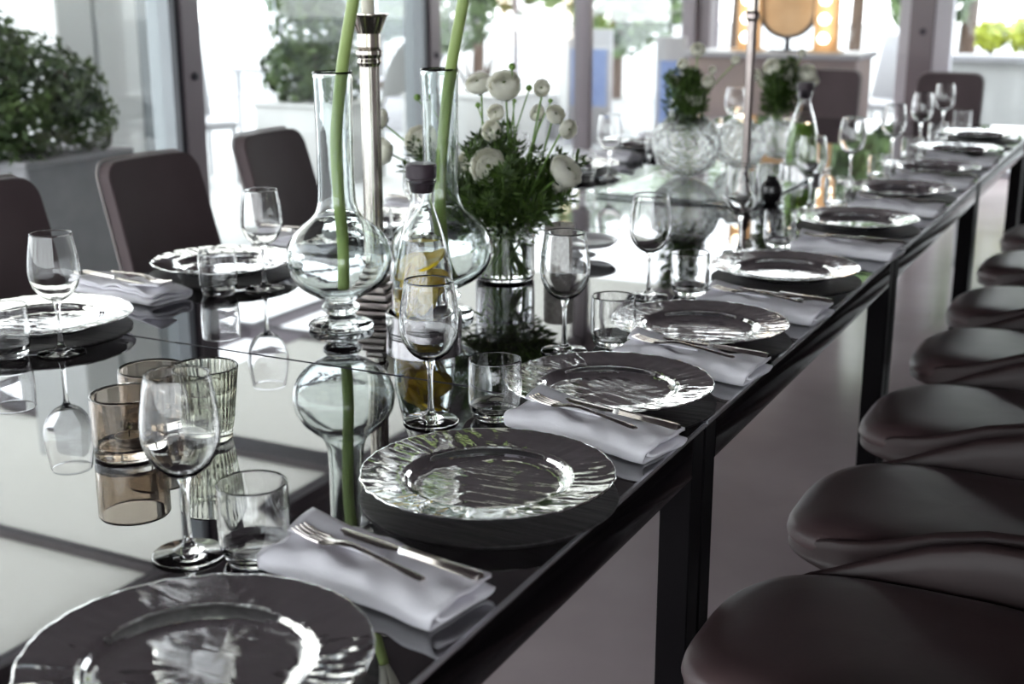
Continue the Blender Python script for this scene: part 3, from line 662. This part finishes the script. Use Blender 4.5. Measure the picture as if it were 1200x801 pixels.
v1 = at_z(400, 384); v2 = at_z(519, 370)
hyacinth_vase(v1.x, v1.y, 'tall clear glass vase with round belly and one green stem, left of the lemon carafe')
hyacinth_vase(v2.x, v2.y, 'tall clear glass vase with round belly behind the lemon carafe')
def fat_stem(pts, label):
    p0 = Vector(pts[0]); t = thing('amaryllis', p0, label, 'flower', 'thick green flower stems')
    q = [Vector(p)-p0 for p in pts]; sm = []
    for a in range(len(q)-1):
        A_, B_, C_, D_ = q[max(a-1,0)], q[a], q[a+1], q[min(a+2,len(q)-1)]
        for k in range(6): s = k/6; sm.append(.5*((2*B_)+(C_-A_)*s+(2*A_-5*B_+4*C_-D_)*s*s+(-A_+3*B_-3*C_+D_)*s**3))
    sm.append(q[-1]); MB().tube(sm, .0112, 16).build('stem', 'fatstem', t, 180)
    e = q[-1]; b = MB()
    for k in range(5):
        a = 2*PI*k/5
        b.grid(lambda u,v,a=a: (e.x+math.cos(a+(v-.5)*1.2)*(.008+.03*math.sin(u*1.6)), e.y+math.sin(a+(v-.5)*1.2)*(.008+.03*math.sin(u*1.6)), e.z+.09*u), 6, 4)
    o = b.build('bud', 'petal', t, 180); md = o.modifiers.new('s','SOLIDIFY'); md.thickness = .001
fx = lambda px, py, Y: tuple(at_y(px, py, Y))
fat_stem([(v1.x+.012, v1.y-.005, TZ+.075), fx(402,290,v1.y), fx(397,230,v1.y), fx(394,160,v1.y), fx(401,80,v1.y), fx(414,0,v1.y), fx(426,-60,v1.y)], 'thick pale green stem rising out of the left tall glass vase')
fat_stem([(v2.x+.03, v2.y-.01, TZ+.078), fx(521,300,v2.y), fx(516,240,v2.y), fx(518,180,v2.y), fx(527,90,v2.y), fx(543,0,v2.y), fx(552,-60,v2.y)], 'thick pale green stem rising out of the tall glass vase behind the carafe')
# silver candlestick
cs = at_z(441, 366)
t = thing('candlestick', (cs.x, cs.y, TZ), 'tall fluted silver candlestick on a stepped bronze base behind the left glass vase', 'candlestick', None, R(12))
b = MB()
for k in range(6): h = .046-.0055*k; b.box(-h,h,-h,h,.0155*k,.0155*(k+1)-.002,.0015)
b.build('stepped_base', 'bronze', t)
def flute(r, z, a): return r*(1-.07*abs(math.sin(a*6))), z
MB().lathe([(.019,.091),(.019,.10),(.0235,.104),(.0235,.112),(.0195,.118),(.0195,.49),(.0235,.497),(.0215,.505),(.0255,.512),(.0255,.520),(.0205,.524)], 96, flute).build('column', 'silver', t, 50)
MB().lathe([(.0205,.524),(.0225,.526),(.0225,.552),(.026,.558),(.036,.583),(.039,.586),(.039,.589),(.015,.589),(.0145,.570),(0,.570)], 40).build('drip_cup', 'silver', t, 50)
c_ = thing('taper_candle', (cs.x, cs.y, TZ+.5705), 'cream candle standing in the tall silver candlestick', 'candle')
MB().lathe([(0,0),(.0125,0),(.0125,.14),(.008,.15),(0,.151)], 24).build('wax', 'wax', c_); MB().tube([(0,0,.150),(.001,0,.16)], .001, 6).build('wick', 'wick', c_)
# candlestick further away
c2 = at_z(872, 232)
t = thing('candlestick', (c2.x, c2.y, TZ), 'slender dark candlestick in front of the crinkled glass globes', 'candlestick')
MB().lathe([(0,0),(.050,0),(.052,.006),(.046,.012),(.030,.022),(.020,.045),(.027,.058),(.020,.070)], 40).build('base', 'bronze', t, 60)
MB().lathe([(.020,.070),(.014,.078),(.019,.086),(.012,.10),(.0135,.30),(.0165,.54),(.0225,.548),(.0225,.562),(.017,.570)], 40, flute).build('column', 'bronze', t, 60)
MB().lathe([(.017,.570),(.017,.63),(.032,.665),(.036,.67),(.012,.67),(.012,.656),(0,.656)], 32).build('drip_cup', 'silver', t, 60)
bp = at_z(903, 238)
t = thing('round_pot', (bp.x, bp.y, TZ), 'small round black pot right of the slender candlestick', 'pot')
MB().lathe([(0,.0),(.016,.0),(.029,.014),(.035,.036),(.032,.055),(.023,.069),(.015,.074),(.013,.074),(.020,.066),(.028,.05),(.03,.036),(.02,.012),(0,.006)], 36).build('pot_body', 'black', t, 180); MB().lathe([(.0155,.074),(.018,.078),(.0155,.082),(.012,.078),(.0155,.074)], 36).build('rim', 'black', t, 180)

# lemon carafe on steel coaster
def carafe(px, py, label, clabel, fill='water', lemons=True, g=None):
    p = at_z(px, py); N = 56
    co = thing('carafe_coaster', (p.x, p.y, TZ), clabel, 'coaster')
    MB().lathe([(0,.001),(.0705,.0),(.0725,.001),(.0725,.003)], N).build('base', 'coaster', co, 40)
    MB().lathe([(.0725,.003),(.0715,.0032),(.0715,.0062),(.0725,.0064)], N).build('groove', 'black', co, 40)
    MB().lathe([(.0725,.0064),(.0735,.039),(.0725,.040),(.0685,.040),(.0675,.039),(.0665,.006),(0,.006)], N).build('rim', 'coaster', co, 40)
    t = thing('carafe', (p.x, p.y, TZ+.0062), label, 'carafe')
    outer = [(0,0),(.045,0),(.056,.006),(.0595,.018),(.0600,.060),(.0575,.100),(.0500,.145),(.0405,.185),(.0310,.215),(.0240,.236),(.0215,.250),(.0225,.262),(.0280,.283),(.0288,.2855)]
    inner = [(.0275,.2855),(.0262,.282),(.0208,.262),(.0198,.250),(.0222,.236),(.0290,.214),(.0385,.184),(.0480,.144),(.0555,.099),(.058,.060),(.0575,.020),(.053,.009),(.040,.006),(0,.006)]
    MB().lathe(smp(outer)+smp(inner), N).build('glass_body', 'glass', t, 180)
    zt = .175
    wv = [(0,.0068),(.040,.0068),(.0525,.0098),(.0567,.020),(.0572,.060),(.0547,.099),(.0475,.143),(.0400,.172),(.0395,zt),(0,zt)]
    st = thing('stopper', (p.x, p.y, TZ+.0062+.262), 'dark tapered stopper in the neck of the '+('lemon carafe' if lemons else 'green carafe'), 'stopper')
    MB().lathe([(0,0),(.0195,0),(.0205,.003),(.0245,.016),(.0245,.018),(0,.018)], 32).build('plug', 'stopper', st, 50)
    MB().lathe([(0,.0185),(.0235,.0185),(.0235,.026),(.0285,.028),(.0290,.050),(.0275,.054),(0,.055)], 32).build('cap', 'stopper', st, 50)
    MB().lathe(wv, N).build('water' if lemons else 'green_drink', fill, t, 180)
    if lemons:
        rl = random.Random(4)
        spots = [(rl.uniform(-.030,.030), rl.uniform(-.030,.022), .046+.0053*q, rl.uniform(20,85), rl.uniform(-90,90)) for q in range(18)]
        for k, (lx, ly, lz, ti, az) in enumerate(spots):
            l = thing('lemon_slice', (p.x+lx, p.y+ly, TZ+.0062+lz), 'yellow lemon slice floating in the glass carafe', 'lemon slice', 'lemon slices in the carafe')
            l.rotation_euler = (R(ti), 0, R(az)); rr = .025
            MB().lathe([(rr-.0025,-.0025),(rr,-.0022),(rr,.0022),(rr-.0025,.0025)], 28).build('rind', 'lemon', l, 40)
            def seg(r, z, a): return r, z-(.0006 if r > .004 and abs((a*8/(2*PI)) % 1-.5) > .42 else 0)
            MB().lathe([(0,-.0022),(rr-.0025,-.0025)], 32).lathe([(rr-.0025,.0025),(.012,.0025),(0,.0025)], 32, seg).build('flesh', 'pulp', l, 60)
    return t
carafe(497, 388, 'glass carafe of water filled with lemon slices, beside the tall vases', 'round brushed steel coaster under the lemon carafe')
carafe(938, 205, 'stoppered glass carafe with green contents beside the crinkled globes', 'steel coaster under the green carafe', 'green', False)

# smoky tealight glasses and ribbed votive
def smoke(px, py, label, n):
    p = at_z(px, py); t = thing('tealight_holder', (p.x, p.y, TZ+.0006), label, 'candle holder', 'smoky glass tealight holders'); N = 48
    MB().lathe([(.050,.014),(.0505,.05),(.0505,.087),(.049,.0895),(.0465,.087),(.0462,.05),(.0455,.018),(.042,.0145),(0,.0135)], N).build('wall', 'smoke', t, 180)
    MB().lathe([(0,.001),(.045,.0),(.049,.003),(.050,.014)], N).build('base', 'glass', t, 180)
    c = thing('tealight', (p.x, p.y, TZ+.0142), 'tealight candle inside the '+n, 'candle', 'tealights')
    MB().lathe([(0,0),(.0195,0),(.0200,.014),(.0190,.014),(.0188,.010)], 32).build('tin', 'tin', c, 50); MB().lathe([(0,.0115),(.010,.0110),(.0186,.0106),(.0186,.0012)], 32).build('wax', 'wax', c, 50); MB().tube([(0,0,.011),(.001,0,.021)], .0009, 6).build('wick', 'wick', c)
smoke(153, 531, 'smoky amber glass tealight holder, the nearer of the two', 'nearer smoky glass holder'); smoke(183, 497, 'smoky amber glass tealight holder half hidden behind the nearer one', 'hidden smoky glass holder')
rb = at_z(245, 513)
t = thing('ribbed_votive', (rb.x, rb.y, TZ+.0006), 'grey green ribbed glass votive cup right of the smoky holders', 'candle holder')
def rib(r, z, a): return r+(.0013*abs(math.sin(a*18)) if r > .03 else 0), z
MB().lathe([(.0345,.012),(.0375,.030),(.0385,.034),(.0382,.038),(.0425,.072),(.0435,.076),(.0430,.080),(.0465,.108),(.0455,.110),(.0435,.108),(.0395,.075),(.0340,.030),(.0310,.015),(.0,.013)], 216, rib).build('wall', 'ribbed', t, 180)
MB().lathe([(0,0),(.030,0),(.033,.002),(.0345,.012)], 216, rib).build('base', 'ribbed', t, 180)
# patterned pillar candle and the low stand behind the bouquet
pc = at_z(655, 320)
t = thing('pillar_candle', (pc.x, pc.y, TZ), 'cream patterned pillar candle between the bouquet and wine glasses', 'candle'); MB().lathe([(0,0),(.034,0),(.035,.002),(.035,.112),(.033,.115),(.026,.113),(0,.110)], 48).build('patterned_wax', 'lace', t, 40); MB().tube([(0,0,.110),(0,.001,.120)], .001, 6).build('wick', 'wick', t)
ps = at_z(682, 298)
t = thing('footed_dish', (ps.x, ps.y, TZ), 'shallow footed glass dish with its sky reflection coloured white, right of the bouquet', 'dish')
MB().lathe([(.0,.0315),(.05,.0315),(.078,.034),(.084,.040),(.086,.040),(.084,.034),(.075,.027),(.03,.024),(.012,.022)], 56).build('dish', 'skywhite', t, 60)
MB().lathe([(.012,.022),(.010,.015),(.014,.008),(.034,.003),(.036,0),(0,0)], 48).build('foot', 'skywhite', t, 60)

# ------------------------------------------------------------------ flowers
def bloom_mesh(name, Rr, open_=1., seed=1):
    rl = random.Random(seed); mb = MB(); K = 8
    for k in range(K):
        f = k/(K-1); rk = Rr*(.22+.78*f); n = 4+k//2; tho = R(16+open_*62*f)
        for j in range(n):
            a0 = 2*PI*(j+.5*k)/n+rl.uniform(-.2,.2); wd = 2*PI/n*.85; jr = rl.uniform(.95,1.05); jt = rl.uniform(-.08,.08)
            def pf(u, v, a0=a0, wd=wd, rk=rk*jr, tho=tho+jt, f=f):
                th = PI*.97+(tho-PI*.97)*u; w_ = (v-.5)*2; edge = (1-.16*abs(w_)**3*u)
                a = a0+w_*wd*(.35+.65*math.sin(min(1,u*1.3)*PI/2)); th2 = th+(.14*abs(w_)**2)*u
                r = rk*(1+(.03+.05*f)*u**6*math.cos(w_*7+a0*3)*.6+.05*f*u**8)
                return (r*math.sin(th2)*math.cos(a), r*math.sin(th2)*math.sin(a), r*.80*math.cos(th2))
            mb.grid(pf, 7, 6)
    return mb
def arc(p0, p1, p2, n=10):
    return [((1-s)**2)*Vector(p0)+2*s*(1-s)*Vector(p1)+s*s*Vector(p2) for s in [k/n for k in range(n+1)]]
bloomme = {}
def flower(p, Rr, face, base, neck, label, cat='flower', bud=False, group='ranunculus in the tall bouquet', back=False):
    """p: bloom centre, face: direction it looks, base: foot of stem, neck: where the stem passes the vase mouth"""
    p = Vector(p); base = Vector(base); t = thing('ranunculus_bud' if bud else 'ranunculus', base, label, cat, group)
    Rr = Rr*1.12 if not bud else Rr; fd = (Vector(face).normalized()+(O-p).normalized()*(.55 if not back else 0)).normalized(); st = p-fd*Rr*.75-base; nk = Vector(neck)-base
    pts = arc((0,0,0), nk*.5, nk, 4)[:-1]+arc(nk, nk+(st-nk)*.5+Vector((0,0,.02)), st, 8)
    MB().tube(pts, .0023 if not bud else .0016, 7).build('stem', 'stem', t, 180)
    key = ('b' if bud else 'o', round(Rr,3) if not bud else .008, int(abs(p.x*1000)) % 3)
    q = fd.to_track_quat('Z', 'Y')
    if bud: mb = MB().lathe([(0,-Rr),(Rr*.6,-Rr*.8),(Rr,-.1*Rr),(Rr*.85,.5*Rr),(Rr*.4,.9*Rr),(0,Rr)], 14); o = mb.build('bud', 'stem', t, 180)
    else:
        if key not in bloomme: bloomme[key] = bloom_mesh('bloom', Rr, rl_.uniform(.85,1.1), key[2]).build('bloom', 'petal', t, 180); o = bloomme[key]
        else: o = bloomme[key].copy(); C.objects.link(o); o.parent = t
        h = MB().lathe([(0,-Rr*.1),(Rr*.13,0),(Rr*.15,Rr*.12),(Rr*.08,Rr*.2),(0,Rr*.21)], 12).build('flower_heart', 'heart', t, 180); h.location = p-base+fd*Rr*.05; h.rotation_mode = 'QUATERNION'; h.rotation_quaternion = q
        s = MB()
        for k in range(5):
            a = 2*PI*k/5; s.grid(lambda u,v,a=a: (math.cos(a+(v-.5)*.9*math.sin(PI*u*.9))*Rr*.75*u, math.sin(a+(v-.5)*.9*math.sin(PI*u*.9))*Rr*.75*u, -Rr*.86+Rr*.2*u*u), 4, 2)
        se = s.build('sepals', 'leaf', t, 180); se.location = p-base; se.rotation_mode = 'QUATERNION'; se.rotation_quaternion = q
    o.location = p-base; o.rotation_mode = 'QUATERNION'; o.rotation_quaternion = q
    return t
rl_ = random.Random(11)
def sprig_proto(L=.2, n=150, m='leaf', seed=1):
    t = thing('foliage_sprig', (0,0,0), '', 'foliage'); rg = random.Random(seed); mb = MB()
    MB().tube([(0,0,-.10),(0,0,L*.5),(.01,0,L)], [.0020,.0016,.0009], 6).build('stem', 'stem', t, 180)
    for k in range(n):
        z = L*(.02+.98*rg.random()**.8); a = rg.uniform(0,2*PI); r0 = rg.uniform(.002,.045)*(1.25-z/L); ln = rg.uniform(.010,.024); wv = ln*rg.uniform(.14,.26)
        c = Vector((math.cos(a)*r0, math.sin(a)*r0, z)); d = Vector((math.cos(a), math.sin(a), rg.uniform(.1,1.2))).normalized(); sd = d.cross(Vector((rg.uniform(-.5,.5),rg.uniform(-.5,.5),1))).normalized(); up = d.cross(sd)
        o = len(mb.v); mb.v += [tuple(c-d*.3*ln), tuple(c+sd*wv+d*ln*.3+up*.002), tuple(c+d*ln+up*-.002), tuple(c-sd*wv+d*ln*.3+up*.002), tuple(c+d*ln*.4)]
        mb.f += [(o,o+1,o+4),(o+1,o+2,o+4),(o+2,o+3,o+4),(o+3,o,o+4)]
    o = mb.build('leaflets', m, t, 0); o['kind'] = 'stuff'; return t
sp0 = sprig_proto(.17, 190, 'leaf', 1)
spused = []
def sprig(loc, tilt, az, s, label, group):
    if not spused: spused.append(1); o = sp0; o['label'] = label; o['group'] = group
    else: o = dup(sp0, loc, 0, label, group)
    o.location = loc; o.rotation_euler = (0, tilt, az); o.scale = (s,s,s); return o

bq = at_z(592, 326); bY = bq.y
def ribbed_vase(p, r, h, label, group=None):
    t = thing('flower_vase', (p.x,p.y,TZ+.0006), label, 'vase', group); N = 64
    pr = [(0,0),(r*.9,0),(r*.98,.004),(r,.012),(r,h-.034)]
    MB().lathe(pr, N).lathe([(r-.0025,h-.034),(r-.0025,.012),(r*.9,.007),(0,.007)], N).build('body', 'glass', t, 180)
    pr = [(r,h-.034)]
    for k in range(3): z = h-.032+k*.010; pr += [(r,z),(r+.0022,z+.003),(r+.0022,z+.005),(r,z+.008)]
    MB().lathe(pr+[(r-.001,h),(r-.0025,h-.002),(r-.0025,h-.034)], N).build('ringed_neck', 'glass', t, 180)
    return t
rv = .067
rvt = ribbed_vase(bq, rv, .135, 'clear glass vase with ringed neck holding the white ranunculus')
MB().lathe([(0,.0078),(rv*.88,.0078),(rv-.0035,.0135),(rv-.0035,.092),(0,.092)], 56).build('water', 'water', rvt, 60)
# (px, py, R px-metres, dy depth offset, facing (camera-ish vector), name)
camd = (O-Vector((bq.x,bq.y,1.0))).normalized()
fl = [(560,97,.026,.02,(-.3,-.25,.85),'with buff tips at the upper left of the bouquet'),(591,99,.033,-.01,(.0,-.35,.9),'largest, fully open at the top of the bouquet'),(635,103,.0165,.0,(.1,-1,.35),'half closed at the top right of the bouquet'),
      (573,195,.036,-.085,(.25,-1,.30),'round and fully facing the camera at the front of the bouquet'),(576,153,.020,-.04,(-.15,-1,.35),'small, above the large front bloom'),(581,132,.017,-.02,(-.1,-.8,.6),'small, just under the top blooms'),
      (629,132,.017,.03,(-.6,-.4,.4),'tightly closed, left of the closed right pair'),(651,134,.019,.0,(.6,-.3,.6),'tightly closed, upper of the closed right pair'),(666,151,.019,-.01,(.9,-.2,-.3),'nodding, lower of the closed right pair'),
      (664,200,.033,-.03,(.8,.3,.75),'large, seen from behind at the right of the bouquet'),(660,216,.022,.02,(.6,-.3,-.2),'drooping under the large right bloom'),
      (443,140,.024,.03,(-.8,-.2,.6),'blurred, at the far left behind the candlestick'),(447,178,.028,.05,(-.9,-.4,.2),'blurred, lower left behind the candlestick'),(492,165,.032,.02,(-.2,-1,.3),'ruffled, seen through the second tall vase'),(545,190,.022,.02,(-.5,-.8,.4),'pale, left behind the large front bloom')]
for k, (px, py, rr, dy, fc, lab) in enumerate(fl):
    p = at_y(px, py, bY+dy); a = math.atan2(p.y-bq.y, p.x-bq.x); a = -.4+k*2.1
    flower(p, rr, fc, (bq.x-.5*rv*math.cos(a), bq.y-.5*rv*math.sin(a), TZ+.0085+(k%4)*.004), (bq.x+.045*math.copysign(min(1,abs(p.x-bq.x)/.08),p.x-bq.x), bq.y+.03*math.sin(a), TZ+.14), 'cream white ranunculus '+lab)
bd = [(600,78,.0085,.0,'above the largest bloom'),(560,123,.0065,-.03,'left of the small blooms'),(620,103,.0075,.01,'green, left of the half closed top right bloom'),(645,118,.0055,.0,'dark, right of the half closed top bloom'),(489,114,.0085,.02,'beside the rim of the second tall vase'),(603,118,.005,-.01,'tiny, under the largest bloom')]
for k, (px, py, rr, dy, lab) in enumerate(bd):
    p = at_y(px, py, bY+dy); a = k*1.7
    flower(p, rr, (.1,-.2,1), (bq.x-.4*rv*math.cos(a), bq.y-.4*rv*math.sin(a), TZ+.009), (bq.x+.03*math.cos(a), bq.y+.03*math.sin(a), TZ+.14), 'small green ranunculus bud '+lab, bud=True, group='ranunculus buds')
rg = random.Random(21); GS = 'dark leafy sprigs filling the ranunculus bouquet'
for k in range(34):
    az = k*2.4; ti = R(rg.uniform(8,68)); lean = rg.uniform(0,.045)
    sprig((bq.x+lean*math.cos(az), bq.y+lean*math.sin(az), TZ+.125+rg.uniform(-.01,.03)), ti, az, rg.uniform(.8,1.15), 'dark green leafy sprig in the tall ranunculus bouquet', GS)
for k, (px, py) in enumerate(((470,165),(455,185),(505,185),(520,200),(480,200),(465,150))):      # sprigs reaching left
    p = at_y(px, py, bY+.02); d = p-Vector((bq.x-.03,bq.y,TZ+.14)); ti = math.acos(d.z/d.length); az = math.atan2(d.y,d.x)
    sprig((bq.x-.03+d.x*.35, bq.y+d.y*.35, TZ+.14+d.z*.35), ti, az, .9, 'green leafy sprig reaching left out of the bouquet towards the candlestick', 'sprigs reaching left')
# extra stems crossing in the vase
for k in range(16):
    a = k*2.4; b_ = a+2.4; r1 = rv*.75
    t = thing('cut_stem', (bq.x, bq.y, TZ), 'green cut stem crossing inside the clear ranunculus vase', 'stem', 'stems crossing in the vase')
    MB().tube(arc((r1*.8*math.cos(a), r1*.8*math.sin(a), .011+.004*(k%3)), (0,0,.08), (r1*.7*math.cos(b_), r1*.7*math.sin(b_), .19), 8), .0024, 6).build('stalk', 'stem', t, 180)

# crinkled globes with bouquets on a glass tray
ty = 3.80
t = thing('glass_tray', (-1.32, 4.28, TZ), 'long clear glass tray under the crinkled glass globes', 'tray')
MB().box(-.30,.22,-.48,.48,.004,.012,.002).build('plate', 'vglass', t)
for x in (-.25,.17):
    for y in (-.44,.44): MB().box(x-.01,x+.01,y-.01,y+.01,0,.0035).build('foot', 'tin', t)
def globe(px, py, r, label):
    p = at_z(px, py, TZ+.0125); t = thing('globe_vase', (p.x,p.y,TZ+.0125), label, 'vase', 'crinkled glass globe vases')
    def cr(rr, z, a): d = noise.noise(Vector((math.cos(a)*rr*38, math.sin(a)*rr*38, z*38)))*.011*(1 if rr > .03 else .3); return rr+d, z+d*.3
    out = []; inn = []
    for k in range(19):
        th = PI-(PI-R(24))*k/18; out.append((max(0,r*math.sin(th)), r*.92+r*.92*math.cos(th)))
    for k in range(19):
        th = R(24)+(PI-R(24))*k/18; inn.append((max(0,(r-.005)*math.sin(th)), r*.92+(r*.92-.005)*math.cos(th)))
    MB().lathe(out+inn, 44, cr).build('globe', 'crinkle', t, 0)
    MB().lathe([(r*.42,r*1.74),(r*.47,r*1.80),(r*.50,r*1.83),(r*.46,r*1.84),(r*.40,r*1.76),(r*.42,r*1.74)], 48).build('rim', 'vglass', t, 180)
    return p
g1 = globe(803, 207, .118, 'large crinkled clear glass globe vase, left of the slender candlestick'); g2 = globe(866, 197, .095, 'crinkled clear glass globe vase, directly behind the slender candlestick')
def small_bouquet(gp, spots, tag_, zb, names):
    for k, ((px, py, rr), nm) in enumerate(zip(spots, names)):
        p = at_y(px, py, gp.y+rg.uniform(-.03,.03)); a = k*2.2
        flower(p, rr, (rg.uniform(-.4,.4), -.6, .7), (gp.x-.03*math.cos(a), gp.y-.03*math.sin(a), zb), (gp.x+.02*math.cos(a), gp.y+.02*math.sin(a), zb+.17), nm+' pale ranunculus in the '+tag_, group='ranunculus in the '+tag_)
    for k in range(12):
        az = k*2.4; ti = R(rg.uniform(4,28)); sprig((gp.x+.015*math.cos(az), gp.y+.015*math.sin(az), zb+.15), ti, az, rg.uniform(.9,1.25), 'green leafy sprig in the '+tag_, 'sprigs in the '+tag_)
small_bouquet(g1, [(818,58,.022),(800,75,.018),(815,112,.032),(835,82,.012),(862,70,.014),(830,95,.02),(790,95,.018)], 'bouquet left of the slender candlestick', g1.z+.012, ['topmost','upper','largest','small middle','rightmost tiny','lower right','leftmost'])
gp3 = at_z(908, 186, TZ+.0125)
globe(912, 186, .085, 'small crinkled glass globe vase beside the green carafe')
small_bouquet(gp3, [(905,78,.03),(920,85,.03),(940,62,.014),(946,85,.03),(953,95,.02),(898,95,.022),(930,98,.026),(885,88,.02)], 'bouquet right of the slender candlestick', gp3.z+.012, ['topmost left','upper middle','highest right','large right','rightmost','left middle','lower middle','leftmost'])
print('objects', len(bpy.data.objects))
